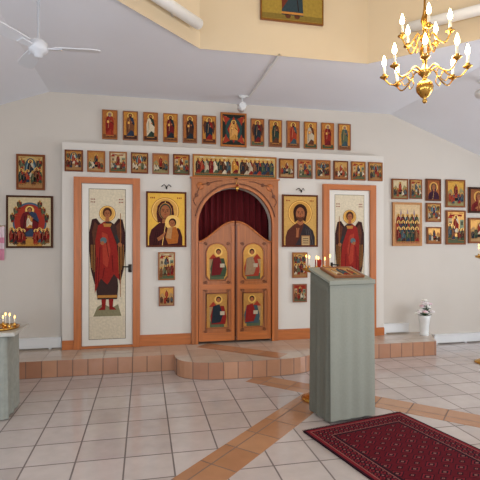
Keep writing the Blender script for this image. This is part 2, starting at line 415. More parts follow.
# large bust icons
def bust(m, W, t, H, robe, mantle, veil=False, child=False):
    cx = 0 if not child else -.03*W; hz = t+.66*H; r = .155*H
    m.flat(E(cx, hz, 1.7*r, n=28), 2, C(140, 70, 30)); m.flat(E(cx, hz, 1.64*r, n=28), 2.5, GOLD2); m.flat(E(cx, hz, 1.5*r, n=28), 3, GOLD)
    sh = [(-.46*W, t), (-.46*W, t+.16*H), (-.40*W, t+.30*H), (-.24*W, t+.40*H), (-.10*W, t+.46*H), (.10*W, t+.46*H), (.24*W, t+.40*H), (.40*W, t+.30*H), (.46*W, t+.16*H), (.46*W, t)]
    if veil:
        m.flat([(x+cx*.5, z) for x, z in sh], 4, mantle)
        m.flat([(cx-.95*r, hz-1.4*r), (cx-1.08*r, hz-.3*r), (cx-.95*r, hz+.6*r), (cx-.5*r, hz+1.15*r), (cx, hz+1.3*r), (cx+.5*r, hz+1.15*r), (cx+.95*r, hz+.6*r), (cx+1.08*r, hz-.3*r), (cx+.95*r, hz-1.4*r)], 5, mantle)
        m.flat(E(cx, hz-.02*r, .80*r, 1.04*r), 5.5, OCH); m.flat(E(cx, hz-.05*r, .74*r, .98*r), 6, GRNS[2]); m.flat(E(cx, hz-.1*r, .60*r, .84*r), 7, SKIN); eyes(m, cx, hz-.1*r, r*.85, 8)
        m.flat(P(cx, hz, r, [(-.3, -.85), (.3, -.85), (.4, -1.5), (-.4, -1.5)]), 6, SKIN)
        m.flat([(cx, hz+1.0*r), (cx+.08*r, hz+1.1*r), (cx, hz+1.2*r), (cx-.08*r, hz+1.1*r)], 9, GOLD2)
        m.flat([(cx-.42*r, t), (cx-.34*r, t), (cx+.06*r, t+.4*H), (cx, t+.42*H)], 6, GOLD2)
        for k in range(3): m.flat([(-(.36-.06*k)*W, t), (-(.345-.06*k)*W, t), (-(.27-.05*k)*W, t+.3*H), (-(.28-.05*k)*W, t+.31*H)], 5.6, C(30, 14, 14))
    else:
        m.flat(sh, 4, robe)
        m.flat([(.46*W, t), (.46*W, t+.16*H), (.40*W, t+.30*H), (.24*W, t+.40*H), (.12*W, t+.45*H), (-.02*W, t+.16*H), (-.16*W, t)], 5, mantle)
        for k in range(3): m.flat([((.40-.07*k)*W, t), ((.415-.07*k)*W, t), ((.30-.06*k)*W, t+.34*H), ((.29-.06*k)*W, t+.34*H)], 5.4, C(90, 84, 82))
        m.flat(E(cx, hz+.1*r, .98*r, 1.12*r), 6, HAIR); m.flat([(cx-.95*r, hz), (cx-.8*r, hz-1.25*r), (cx-.3*r, hz-.9*r), (cx+.3*r, hz-.9*r), (cx+.75*r, hz-1.15*r), (cx+.95*r, hz)], 5.5, HAIR)
        m.flat(P(cx, hz, r, [(-.32, -.6), (.32, -.6), (.42, -1.4), (0, -1.65), (-.42, -1.4)]), 6.5, SKIN)
        m.flat(E(cx, hz-.1*r, .62*r, .86*r), 7, SKIN); m.flat([(cx-.5*r, hz-.42*r), (cx-.36*r, hz-.95*r), (cx, hz-1.18*r), (cx+.36*r, hz-.95*r), (cx+.5*r, hz-.42*r), (cx+.2*r, hz-.55*r), (cx-.2*r, hz-.55*r)], 7.5, C(90, 50, 30)); eyes(m, cx, hz-.08*r, r*.85, 8)
        m.flat(R(.03*W, .30*W, t, t+.20*H), 9, C(150, 104, 60)); m.flat(R(.05*W, .28*W, t, t+.18*H), 10, C(180, 150, 106))
        for k in range(3): m.flat(R(.08*W, .25*W, t+.04*H+k*.045*H, t+.052*H+k*.045*H), 11, LINE)
        m.flat([(-.14*W, t+.16*H), (-.06*W, t+.16*H), (-.05*W, t+.27*H), (-.03*W, t+.35*H), (-.06*W, t+.36*H), (-.08*W, t+.30*H), (-.10*W, t+.36*H), (-.13*W, t+.35*H), (-.125*W, t+.27*H)], 9, SKIN)
    if child:
        x = .17*W; z = t+.42*H; q = .09*H
        m.flat(E(x, z+.02*H, 1.6*q), 8, GOLD2)
        m.flat([(x-.13*W, t+.34*H), (x+.10*W, t+.36*H), (x+.17*W, t+.2*H), (x+.14*W, t+.04*H), (x-.12*W, t+.02*H), (x-.2*W, t+.16*H)], 9, C(170, 96, 40))
        m.flat([(x-.13*W, t+.34*H), (x, t+.35*H), (x-.04*W, t+.12*H), (x-.18*W, t+.14*H)], 10, C(176, 130, 84))
        m.flat(E(x, z+.02*H, .8*q, .9*q), 10, HAIR); m.flat(E(x-.01*W, z, .62*q, .75*q), 11, SKIN); eyes(m, x-.01*W, z, q*.75, 12)
        m.flat([(-.26*W, t+.14*H), (-.10*W, t+.22*H), (-.03*W, t+.27*H), (-.02*W, t+.24*H), (-.10*W, t+.13*H), (-.22*W, t+.08*H)], 11, SKIN)
    inscr(m, -.44*W, -.30*W, t+.90*H, H*.03, 2); inscr(m, .30*W, .44*W, t+.90*H, H*.03, 2)
YEL = mat('gold_ground_bright', (220, 168, 46), .5, .1, .15, 25)
m = panel('mother_of_god_icon', -.908, 1.46, .515, .715, YEL, 0, b=.045, edge=C(90, 44, 26)); bust(m, .46, m.t, .715-2*m.t, None, C(66, 26, 26), veil=True, child=True); put(m)
m = panel('christ_icon', .908, 1.46, .515, .715, C(200, 156, 84), 0, b=.045, edge=C(90, 44, 26)); bust(m, .46, m.t, .715-2*m.t, C(84, 42, 30), C(50, 42, 44)); put(m)
festival('small_feast_icon', -.905, 1.035, .215, .36, 0, seed=40, n=4, ground=CREAM, wood=PANELW)
festival('small_feast_icon', .905, 1.035, .215, .35, 0, seed=41, n=4)
festival('small_feast_icon', -.905, .70, .2, .25, 0, seed=42, n=4)
festival('small_feast_icon', .905, .70, .2, .25, 0, seed=43, n=4, ground=REDS[1])

# icons on the flanking walls
festival('saints_icon', -2.565, 2.17, .33, .44, YW, seed=50, n=7, ground=C(184, 154, 94), edge=C(120, 66, 36))
m = panel('mother_of_god_enthroned_icon', -2.575, 1.45, .54, .65, CREAM, YW, b=.045, edge=C(70, 40, 26)); t = m.t; W = .54-2*t; H = .65-2*t
m.flat(E(0, t+.5*H, W*.40, H*.40, 30), 2, C(70, 90, 110)); m.flat(E(0, t+.5*H, W*.36, H*.36, 30), 3, C(156, 52, 36))
m.flat([(-.3*W, t), (.3*W, t), (.2*W, t+.3*H), (-.2*W, t+.3*H)], 3.5, C(180, 130, 60))
saint(m, 0, t+.14*H, .68*H, C(50, 60, 80), C(100, 24, 28), 4, sx=1.7, beard=False); saint(m, 0, t+.36*H, .26*H, C(190, 120, 50), WHTS[0], 10, beard=False, sx=1.4)
for k in range(4):
    for s_ in (-1, 1):
        saint(m, s_*(.14+.085*k)*W*1.05, t+(.02+.03*(k % 2))*H, .33*H, ALLR[(k*3+s_) % 12], REDS[k % 3], 8)
for s_ in (-1, 1):
    for k in range(3): angel_small(m, s_*(.24+.08*k)*W, t+(.74-.13*k)*H, .2*H, REDS[k], GRNS[k], 5)
put(m)
RW = [(2.368, 2.63, 2.16, 2.46, 60, None), (2.665, 2.862, 2.17, 2.46, 61, None), (3.27, 3.597, 2.055, 2.475, 63, C(200, 150, 66)),
      (2.935, 3.18, 1.83, 2.115, 65, None), (2.945, 3.185, 1.50, 1.755, 66, GOLD), (3.27, 3.605, 1.49, 2.01, 67, GOLD), (3.66, 4.02, 1.51, 1.9, 69, GOLD)]
for (a, b_, z0, z1, sd, g) in RW:
    festival('wall_icon', (a+b_)/2, z0, b_-a, z1-z0, YW, seed=sd, n=5, ground=g, edge=C(128, 76, 44))
m = panel('mother_of_god_small_icon', 3.055, 2.145, .25, .33, C(150, 84, 44), YW, b=.1, edge=C(100, 56, 34)); bust(m, .2, m.t, .33-2*m.t, None, C(60, 30, 44), veil=True); put(m)
m = panel('mother_of_god_small_icon', 3.84, 1.975, .36, .395, C(140, 84, 48), YW, b=.09, edge=C(60, 36, 26)); bust(m, .29, m.t, .395-2*m.t, None, C(110, 30, 28), veil=True, child=True); put(m)
m = panel('assembly_of_saints_icon', 2.62, 1.47, .48, .645, C(206, 176, 134), YW, b=.07, edge=C(180, 130, 84)); t = m.t; W = .48-2*t; H = .645-2*t
m.flat([(-.5*W, t), (.5*W, t), (.5*W, t+.5*H), (.3*W, t+.66*H), (.1*W, t+.52*H), (-.1*W, t+.6*H), (-.3*W, t+.7*H), (-.5*W, t+.5*H)], 2, C(176, 116, 78))
for k in range(3): m.flat([( -.36*W+k*.26*W, t+.5*H), (-.26*W+k*.26*W, t+.9*H), (-.14*W+k*.26*W, t+.5*H)], 3, C(150, 128, 128))
for row, z in enumerate((.36, .19, .03)):
    for k in range(5): saint(m, (-.36+.18*k)*W, t+z*H, .4*H, ALLR[(k*5+row*3) % 13], ALLR[(k*2+row) % 13], 4+row*5, sx=1.05)
put(m)
# lantern icon (apostle on the octagon's front face)
m = panel('lantern_icon', .27, 3.73, .66, .95, C(150, 124, 52), OY+HW-.001, b=.02, edge=C(120, 78, 30))
m.flat(R(-.32, .32, .02, .07), 2, C(120, 100, 44)); saint(m, 0, .03, .88, C(46, 60, 66), C(100, 46, 32), 3, sx=.9, book=True); put(m)

# ---------------------------------------------------------------- deacon doors with archangels
def archangel(m, z0, h, flip=1):
    f = flip
    Q = lambda pts: [(x*h*f, z0+z*h) for x, z in pts]
    wd = C(58, 32, 28); wd2 = C(92, 52, 36)
    for s_ in (-1, 1):
        m.flat(Q([(s_*.05, .80), (s_*.10, .87), (s_*.14, .86), (s_*.165, .74), (s_*.165, .56), (s_*.15, .38), (s_*.115, .24), (s_*.09, .40), (s_*.07, .6)]), 2, wd)
        m.flat(Q([(s_*.08, .80), (s_*.115, .84), (s_*.14, .74), (s_*.125, .62), (s_*.08, .66)]), 3, wd2)
        for k in range(4):
            m.flat(Q([(s_*(.10+.015*k), .62), (s_*(.104+.015*k), .62), (s_*(.110+.012*k), .34+.02*k), (s_*(.106+.012*k), .34+.02*k)]), 3.5, OCH)
    m.flat(E(0, z0+.915*h, .076*h, n=26), 3.8, C(120, 60, 30)); m.flat(E(0, z0+.915*h, .072*h, n=26), 4, GOLD2); m.flat(E(0, z0+.915*h, .064*h, n=26), 4.5, GOLD)
    for s_ in (-1, 1):
        m.flat(Q([(s_*.012, .10), (s_*.055, .10), (s_*.05, .03), (s_*.085, .0), (s_*.02, .0)]), 4, REDS[0])
    m.flat(Q([(-.08, .80), (-.03, .84), (.03, .84), (.08, .80), (.10, .66), (.075, .52), (.10, .22), (.09, .10), (-.09, .10), (-.105, .22), (-.075, .52), (-.10, .66)]), 5, C(60, 40, 36))
    m.flat(Q([(-.085, .80), (-.03, .84), (.02, .80), (.085, .62), (.10, .50), (.11, .28), (.06, .34), (.00, .24), (-.06, .30), (-.115, .16), (-.105, .5), (-.11, .66)]), 6, C(140, 36, 28))
    m.flat(Q([(-.05, .74), (.00, .72), (.03, .56), (.0, .40), (-.04, .44)]), 7, C(164, 58, 40))
    for a, b_ in (((-.07, .6), (-.085, .22)), ((.04, .52), (.05, .36)), ((-.03, .4), (-.045, .3)), ((-.015, .66), (.01, .5)), ((-.095, .5), (-.105, .25))):
        m.flat(Q([a, (a[0]+.006, a[1]), (b_[0]+.005, b_[1]), b_]), 8, C(70, 16, 18))
    m.flat(Q([(-.09, .14), (.09, .14), (.09, .115), (-.09, .115)]), 7, OCH)
    m.flat(Q([(-.04, .82), (.04, .82), (.03, .79), (-.03, .79)]), 8, OCH)
    m.flat(E(0, z0+.925*h, .042*h, .048*h), 8, C(74, 42, 26)); m.flat(E(0, z0+.912*h, .028*h, .037*h), 9, SKIN); eyes(m, 0, z0+.912*h, .038*h, 10)
    m.flat(Q([(-.015, .88), (.015, .88), (.02, .84), (-.02, .84)]), 8.5, SKIN)
    m.flat(Q([(.118, .92), (.124, .92), (.124, .12), (.118, .12)]), 10, C(150, 90, 40))
    m.flat(E(.115*h*f, z0+.62*h, .02*h), 11, SKIN); m.flat(Q([(.07, .70), (.085, .72), (.12, .63), (.10, .60)]), 9, C(44, 52, 50))
    m.flat(E(-.035*h*f, z0+.66*h, .03*h), 11, C(90, 104, 104)); m.flat(E(-.045*h*f, z0+.635*h, .018*h), 12, SKIN)
def deacon_door(cx, flip, name):
    m = M(name); fw = .09
    m.box(-.4, -.4+fw, -.045, 0, 0, 2.14, PINE); m.box(.4-fw, .4, -.045, 0, 0, 2.14, PINE); m.box(-.4+fw, .4-fw, -.045, 0, 2.14-.075, 2.14, PINEH)
    m.box(-.31, .31, -.02, 0, 0, .03, PINEH)
    m.box(-.305, .305, -.022, 0, .035, 2.06, mat('door_white_paint', (222, 216, 204), .5, noise=.02))
    m.th = .022
    m.flat(R(-.225, .225, .11, 2.0), 1, C(120, 112, 96)); m.flat(R(-.218, .218, .117, 1.993), 2, C(212, 198, 170)); 
    m.flat(R(-.218, .218, .117, .40), 3, C(206, 192, 166))
    m.flat([(-.17, .40), (.17, .40), (.13, .55), (.05, .5), (-.05, .56), (-.12, .52)], 4, C(130, 122, 92))
    for s_ in (-1, 1):
        for k in range(2): inscr(m, s_*.17-.03, s_*.17+.03, 1.86-.035*k, .016, 4)
    m.th = .025; archangel(m, .48, 1.32, flip)
    m.th = .022
    hx = .275*flip
    m.lathe([(.018, -.05), (.022, -.045), (.022, .045), (.018, .05)], DKMET, (hx, -.026, 1.0), 10)
    m.tube([(hx, -.025, 1.02), (hx, -.07, 1.02), (hx-flip*.09, -.07, 1.02)], .008, DKMET)
    m.done((cx, -.0005, P0+.003), norm=False)
deacon_door(-1.64, 1, 'door_1'); deacon_door(1.64, -1, 'door_2')

# ---------------------------------------------------------------- royal doors
m = M('trim_royal_door_portal')
m.prism([(-.587, Q0), (-.587, 2.36), (.587, 2.36), (.587, Q0)]+arch, -.05, -.0005, OAK)
arch2 = E(0, 1.75, .5, .5, 24, 0, 180); arch3 = E(0, 1.75, .53, .53, 24, 0, 180)
m.prism(arch3+arch2[::-1], -.062, -.05, PINE)
for s_ in (-1, 1): m.box(s_*.5 if s_ > 0 else -.53, .53 if s_ > 0 else -.5, -.062, -.05, Q0, 1.75, PINE)
m.tube([(x, -.064, z) for x, z in E(0, 1.75, .55, .55, 24, 12, 168)], .007, DKCARVE, 6)
for s_ in (-1, 1):   # carved spandrel rosettes and vine reliefs
    for (ux, uz, q) in ((.47, 2.26, .05), (.37, 2.29, .025), (.52, 2.14, .025)):
        n0 = len(m.bm.verts)
        m.lathe([(q, 0), (q*.8, .008), (q*.5, .004), (q*.3, .012), (.001, .014)], DKCARVE if q < .04 else PINE, (0, 0, 0), 16)
        m.bm.verts.ensure_lookup_table()
        for v in list(m.bm.verts)[n0:]:
            v.co = Vector((s_*ux+v.co.x, -.05-v.co.z, uz+v.co.y))
    m.tube(smoothpath([(s_*.53, -.052, 2.0), (s_*.56, -.054, 2.07), (s_*.52, -.054, 2.14), (s_*.47, -.054, 2.26), (s_*.37, -.054, 2.29), (s_*.26, -.054, 2.325), (s_*.18, -.052, 2.33)], 5), .006, DKCARVE, 6)
m.box(-.605, .605, -.07, -.0005, 2.36, 2.375, PINEH); m.done()
def leaf(s_, name):
    m = M(name); n = 12; W = .49
    ztop = lambda u: 1.54+.27*math.sin(u*math.pi/2)**1.6
    top = [(s_*(W-u*(W-.012)), ztop(u)) for u in [k/n for k in range(n+1)]]
    pts = [(s_*W, P0+.03)]+top+[(s_*.012, P0+.03)]
    m.prism(pts, -.02, .02, OAK)
    DK = DKCARVE
    m.tube([(x, -.024, z-.012) for x, z in top], .012, PINE, 8)
    m.box(*sorted((s_*W, s_*(W-.05))), -.032, -.02, P0+.03, 1.5, PINE)
    m.box(*sorted((s_*.012, s_*.055)), -.032, -.02, P0+.03, 1.74, PINE)
    m.box(*sorted((s_*.055, s_*(W-.05))), -.032, -.02, P0+.03, P0+.14, PINEH)
    m.box(*sorted((s_*.055, s_*(W-.05))), -.032, -.02, .90, .965, PINEH)
    m.box(s_*.012-.012, s_*.012+.012, -.042, -.032, P0+.03, 1.76, DK) if s_ > 0 else None
    m.th = .02; cx = s_*.247
    # carved corner scrolls round the painted panels
    for (sz, zc) in ((1, .88), (-1, .36), (1, 1.50), (-1, 1.0)):
        for sx in (-1, 1):
            c0 = (cx+sx*.15, -.024, zc)
            m.tube([(c0[0]+.026*(1-k/14)*math.cos(k*.7)*sx, -.025, c0[2]+.026*(1-k/14)*math.sin(k*.7)*sz) for k in range(12)], .005, DK, 5)
    for idx, (z0, z1) in enumerate(((.40, .84), (1.03, 1.50))):
        hw = .135; g = GOLD if idx else C(180, 130, 66)
        if idx: shp = [(cx-hw, z0+.05), (cx-hw*.7, z0), (cx+hw*.7, z0), (cx+hw, z0+.05)]+E(cx, z1-hw*.9, hw, hw*.9, 14, 0, 180)
        else: shp = R(cx-hw, cx+hw, z0, z1)
        big = [(cx+(x-cx)*1.16, (z0+z1)/2+(z-(z0+z1)/2)*1.08) for x, z in shp]
        m.flat(big, 1, DK); m.flat(shp, 2, g)
        m.tube([(x, -.026, z) for x, z in [(cx+(x-cx)*1.05, (z0+z1)/2+(z-(z0+z1)/2)*1.03) for x, z in shp+shp[:1]]], .007, PINE, 6)
        m.flat(R(cx-hw*.7, cx+hw*.7, z0, z0+.08), 3, GRNS[1]); m.flat(R(cx+s_*.05-.05, cx+s_*.05+.05, z0+.08, z0+.27), 3, C(160, 130, 92))
        m.flat([(cx+s_*.05-.06, z0+.27), (cx+s_*.05+.06, z0+.27), (cx+s_*.05, z0+.34)], 4, REDS[1])
        rb = [REDS[0], BLUS[1], GRNS[0], REDS[1]][idx*2+(s_ > 0)]
        mt = [BLUS[2], REDS[0], REDS[2], C(150, 120, 90)][idx*2+(s_ > 0)]
        fx = cx-s_*.02; b0 = z0+.04; k_ = 1.2
        U = lambda pts: [(fx+x*k_, b0+z*k_) for x, z in pts]
        m.flat(E(fx, b0+.27*k_, .055), 5, GOLD2)
        m.flat(U([(-.06, .2), (.06, .2), (.085, .1), (.09, .08), (.075, 0), (-.08, 0), (-.09, .09)]), 6, rb)
        m.flat(U([(-.06, .2), (.01, .22), (.05, .1), (.02, .02), (-.08, .01)]), 7, mt)
        m.flat(E(fx, b0+.275*k_, .034, .038), 7, HAIR); m.flat(E(fx, b0+.265*k_, .024, .03), 8, SKIN)
        m.flat(R(fx+.02, fx+.08, b0+.12, b0+.17), 9, WHTS[1])
    m.done(norm=False)
leaf(-1, 'royal_door'); leaf(1, 'royal_door')
# curtain
m = M('sanctuary_curtain')
nx, nz = 140, 8
g = [[m.bm.verts.new((-.6+1.2*i/nx, .30+.028*math.sin(i*.62)+.012*math.sin(i*.27+1)*(j/nz), .21+2.09*j/nz)) for i in range(nx+1)] for j in range(nz+1)]
for j in range(nz):
    for i in range(nx):
        f = m.bm.faces.new([g[j][i], g[j][i+1], g[j+1][i+1], g[j+1][i]]); f.smooth = True; f.material_index = m.mi(CURT)
m.tube([(-.62, .3, 2.31), (.62, .3, 2.31)], .012, BRASS)
m.done()
# hanging lampadas
def lampada(x, y, zt, zb, name):
    m = M(name)
    m.tube([(x, -.071, zt), (x, y, zt)], .005, DKMET); m.lathe([(.02, 0), (.02, .01)], DKMET, (x, -.08, zt-.005), 10)
    for k in range(3):
        a = 2*math.pi*k/3; m.tube([(x, y, zt), (x+.022*math.cos(a), y+.022*math.sin(a), zb+.03)], .002, BRASS, 5)
    m.lathe([(.004, -.035), (.012, -.02), (.022, 0), (.026, .03), (.02, .032)], BRASS, (x, y, zb), 12)
    m.lathe([(.014, .02), (.018, .05), (.017, .055)], C(150, 30, 30), (x, y, zb), 12)
    m.done()
lampada(0, -.14, 2.365, 2.22, 'hanging_lampada')
def hook(x, z, name):
    m = M(name); m.tube(smoothpath([(x-.06, -.02, z), (x-.03, -.06, z+.02), (x, -.07, z-.01), (x+.03, -.06, z+.02), (x+.06, -.02, z)]), .005, DKMET)
    m.tube([(x, 0, z), (x, -.07, z-.01)], .006, DKMET); m.ell((x, -.07, z-.02), (.012, .012, .02), DKMET); m.done()
hook(-.908, 2.24, 'icon_lamp_bracket'); hook(.908, 2.24, 'icon_lamp_bracket')

# ---------------------------------------------------------------- draped furniture
def drape(m, w, d, ztop, zbot, amp, mt, tilt=0.0, nw=9, rad=.025, mtop=None, flare=.0):
    N = 160; per = []
    hw, hd = w/2, d/2
    segs = [((-hw+rad, -hd), (hw-rad, -hd)), ((hw, -hd+rad), (hw, hd-rad)), ((hw-rad, hd), (-hw+rad, hd)), ((-hw, hd-rad), (-hw, -hd+rad))]
    cen = [(hw-rad, -hd+rad), (hw-rad, hd-rad), (-hw+rad, hd-rad), (-hw+rad, -hd+rad)]; ang0 = [-90, 0, 90, 180]
    for k, (a, b) in enumerate(segs):
        for i in range(32): per.append((a[0]+(b[0]-a[0])*i/32, a[1]+(b[1]-a[1])*i/32, k, i/32))
        for i in range(8):
            an = math.radians(ang0[k]+90*i/8); per.append((cen[k][0]+rad*math.cos(an), cen[k][1]+rad*math.sin(an), -1, 0))
    n = len(per); rows = []; NZ = 12
    for j in range(NZ+1):
        v = j/NZ; row = []
        for i, (x, y, k, u) in enumerate(per):
            zt = ztop+tilt*(y+hd)/d
            z = zt+(zbot-zt)*v
            s_ = amp*v*(math.sin(i*nw*2*math.pi/n)+.5*math.sin(i*nw*3.7*math.pi/n+1.3))+flare*v
            L = math.hypot(x, y); row.append(m.bm.verts.new((x+x/L*s_, y+y/L*s_, z)))
        rows.append(row)
    i0 = m.mi(mt)
    for a, b in zip(rows, rows[1:]):
        for i in range(n):
            f = m.bm.faces.new([a[i], a[(i+1) % n], b[(i+1) % n], b[i]]); f.material_index = i0; f.smooth = True
    f = m.bm.faces.new(rows[0]); f.material_index = m.mi(mtop or mt)
SAGE_SHADED = mat('sage_cloth_shaded', (104, 104, 92), .75, noise=.14, nscale=60, bump=.1)  # lectern cloth with the shade of its sides put into the colour
SAGE_LIT = mat('sage_cloth_lit', (146, 148, 134), .5, noise=.08, nscale=60, bump=.1)  # same cloth coloured lighter, as the lit front and top
LR = math.radians(9)
LC = (.51, -2.19)
m = M('analogion_lectern')
drape(m, .44, .32, 1.17, .012, .006, SAGE_SHADED, tilt=.09, nw=11, flare=.004)
m._prism([(-.225, -.178, 1.172), (.225, -.178, 1.172), (.225, .168, 1.268), (-.225, .168, 1.268)], [(-.225, -.178, 1.192), (.225, -.178, 1.192), (.225, .168, 1.288), (-.225, .168, 1.288)], SAGE_LIT)
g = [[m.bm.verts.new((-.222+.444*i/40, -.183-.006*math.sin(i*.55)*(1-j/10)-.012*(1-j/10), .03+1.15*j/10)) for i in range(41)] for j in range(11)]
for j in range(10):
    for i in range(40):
        f = m.bm.faces.new([g[j][i], g[j][i+1], g[j+1][i+1], g[j+1][i]]); f.smooth = True; f.material_index = m.mi(SAGE_LIT)
m.box(-.228, .228, -.192, -.180, 1.155, 1.195, SAGE_LIT); m.box(-.228, .228, -.194, -.192, 1.155, 1.160, SAGE_SHADED)
m.box(-.19, .19, -.12, .12, 0, .02, OAK)
m.done((LC[0], LC[1], 0), (0, 0, LR), norm=True)
# icon lying on the lectern
sl = math.atan2(.096, .346)
m = panel('lectern_icon', 0, 0, .3, .25, C(186, 146, 90), 0, wood=PANELW, edge=PANELW, b=.08, th=.02)
saint(m, 0, .03, .2, REDS[0], BLUS[1], 2, sx=1.3); saint(m, -.08, .03, .16, BRNS[1], WHTS[0], 2); saint(m, .08, .03, .16, GRNS[1], REDS[1], 2)
o = m.done(norm=False)
mw = Matrix.Translation((LC[0], LC[1], 0)) @ Matrix.Rotation(LR, 4, 'Z') @ Matrix.Translation((.01, -.13, 1.2085)) @ Matrix.Rotation(-math.pi/2+sl, 4, 'X')
o.matrix_world = mw
# candle stand
def candle(m, x, y, z, h, r=.005, flame=True):
    m.lathe([(r, 0), (r, h)], WAX, (x, y, z), 8)
    if flame: m.ell((x, y, z+h+.013), (.005, .005, .014), FLAME, 8)
def candlestand(name, x, y, zt, n=9, seed=1):
    rnd = random.Random(seed); m = M(name)
    m.lathe([(.16, 0), (.165, .015), (.13, .03), (.05, .05), (.025, .09), (.02, .3), (.035, .33), (.035, .36), (.018, .4), (.018, .8), (.03, .83), (.03, .86), (.017, .9), (.02, zt-.08), (.06, zt-.04), (.15, zt-.012), (.155, zt+.012), (.145, zt+.014), (.142, zt)], BRASS, segs=24)
    m.lathe([(.03, zt), (.022, zt+.03), (.032, zt+.05), (.032, zt+.09), (.025, zt+.095)], C(150, 40, 30), segs=14); m.ell((0, 0, zt+.108), (.006, .006, .015), FLAME, 8)
    for k in range(n):
        a = 2*math.pi*k/n; cx, cy = .115*math.cos(a), .115*math.sin(a)
        m.lathe([(.008, 0), (.012, .01), (.008, .02), (.012, .035)], BRASS, (cx, cy, zt), 10)
        if rnd.random() < .75: candle(m, cx, cy, zt+.03, rnd.uniform(.03, .11), .0045)
    m.done((x, y, 0))
candlestand('brass_candle_stand', .46, -1.80, 1.255, 9, 2)
candlestand('brass_candle_stand', 3.06, -1.0, 1.34, 9, 5)

# left side table
m = M('candle_table')
MARB = mat('table_cloth', (150, 153, 143), .7, noise=.25, nscale=18, bump=.05)
drape(m, .70, .42, .72, .01, .010, MARB, nw=13, rad=.03)
m.box(-.38, .42, -.235, .235, .72, .75, mat('table_top', (190, 188, 178), .35, noise=.05))
for sx in (-.3, .3):
    for sy in (-.15, .15): m.box(sx-.02, sx+.02, sy-.02, sy+.02, 0, .72, OAK)
m.done((-2.68, -1.55, 0))
m = M('candle_tray')
m.lathe([(.001, 0), (.15, 0), (.165, .02), (.158, .022), (.145, .008), (.001, .008)], BRASS, segs=28)
rnd = random.Random(3)
for k, (cx, cy) in enumerate([(-.1, -.04), (-.05, .05), (0, -.06), (.04, .03), (.09, -.03), (.11, .05), (0, .1), (-.1, .06)]):
    m.lathe([(.014, 0), (.01, .012), (.012, .03), (.008, .032)], BRASS, (cx, cy, .008), 10); candle(m, cx, cy, .035, rnd.uniform(.04, .10))
m.done((-2.44, -1.56, .7505))

# ---------------------------------------------------------------- rug
def rugmat(W, L):
    m = bpy.data.materials.new('rug_pattern'); m.use_nodes = True; nt = m.node_tree; b = nt.nodes['Principled BSDF']
    b.inputs['Roughness'].default_value = .95; b.inputs['Specular IOR Level'].default_value = .1
    tc = nt.nodes.new('ShaderNodeTexCoord'); sp = nt.nodes.new('ShaderNodeSeparateXYZ'); nt.links.new(tc.outputs['Object'], sp.inputs[0])
    def mt(op, a, b_=None):
        n = nt.nodes.new('ShaderNodeMath'); n.operation = op
        for i, v in enumerate((a, b_)):
            if v is None: continue
            if isinstance(v, (int, float)): n.inputs[i].default_value = v
            else: nt.links.new(v, n.inputs[i])
        return n.outputs[0]
    def ramp(v, stops):
        n = nt.nodes.new('ShaderNodeValToRGB'); n.color_ramp.interpolation = 'CONSTANT'; e = n.color_ramp.elements
        while len(e) < len(stops): e.new(.5)
        for i, (p, c) in enumerate(stops): e[i].position = p; e[i].color = lin(c)+(1,)
        nt.links.new(v, n.inputs[0]); return n.outputs[0]
    def mix(f, a, b_):
        n = nt.nodes.new('ShaderNodeMix'); n.data_type = 'RGBA'; nt.links.new(f, n.inputs[0]); nt.links.new(a, n.inputs[6]); nt.links.new(b_, n.inputs[7]); return n.outputs[2]
    x, y = sp.outputs[0], sp.outputs[1]
    d = mt('MINIMUM', mt('SUBTRACT', W/2, mt('ABSOLUTE', x)), mt('SUBTRACT', L/2, mt('ABSOLUTE', y)))
    RD = (96, 20, 30); DK = (44, 18, 28); CR = (144, 92, 84); BR = (124, 32, 40)
    gul = mt('MULTIPLY', mt('ADD', mt('DIVIDE', mt('PINGPONG', x, .075), .075), mt('DIVIDE', mt('PINGPONG', y, .055), .055)), .5)
    field = ramp(gul, [(0, CR), (.10, DK), (.22, BR), (.34, DK), (.42, RD), (.80, DK), (.90, CR), (.95, BR)])
    bp = mt('MULTIPLY', mt('ADD', mt('DIVIDE', mt('PINGPONG', x, .025), .025), mt('DIVIDE', mt('PINGPONG', y, .025), .025)), .5)
    bord = ramp(bp, [(0, CR), (.2, DK), (.55, BR), (.8, DK)])
    bandc = ramp(mt('MULTIPLY', d, 4.0), [(0, DK), (.06, BR), (.16, CR), (.19, RD), (.62, CR), (.65, DK)])
    inb = mt('MULTIPLY', mt('GREATER_THAN', d, .055), mt('LESS_THAN', d, .15))
    c = mix(inb, bandc, bord); c = mix(mt('GREATER_THAN', d, .185), c, field)
    n = nt.nodes.new('ShaderNodeTexNoise'); n.inputs['Scale'].default_value = 60; nt.links.new(tc.outputs['Object'], n.inputs['Vector'])
    mr = nt.nodes.new('ShaderNodeMapRange'); mr.inputs[3].default_value = .6; mr.inputs[4].default_value = 1.2; nt.links.new(n.outputs[0], mr.inputs[0])
    vs = nt.nodes.new('ShaderNodeVectorMath'); vs.operation = 'SCALE'; nt.links.new(c, vs.inputs[0]); nt.links.new(mr.outputs[0], vs.inputs['Scale']); nt.links.new(vs.outputs[0], b.inputs['Base Color'])
    return m
RWD, RL = 1.0, 2.3
m = M('oriental_rug'); rm = rugmat(RWD, RL)
m.box(-RWD/2, RWD/2, -RL/2, RL/2, 0, .01, rm)
fr = mat('rug_fringe', (96, 60, 56), .9)
for k in range(70):
    xx = -RWD/2+.01+k*(RWD-.02)/69
    for s_ in (-1, 1): m.box(xx-.003, xx+.003, *sorted((s_*RL/2, s_*(RL/2+.025))), .001, .004, fr)
a = math.radians(12); tl = Vector((.05, -2.50))
cx = tl.x+math.cos(a)*RWD/2+math.sin(a)*RL/2; cy = tl.y+math.sin(a)*RWD/2-math.cos(a)*RL/2
m.done((cx, cy, .003), (0, 0, a))
m = M('floor_mat'); m.box(-.25, .25, -.09, .09, 0, .006, WHITE); m.done((2.95, -1.35, .001))

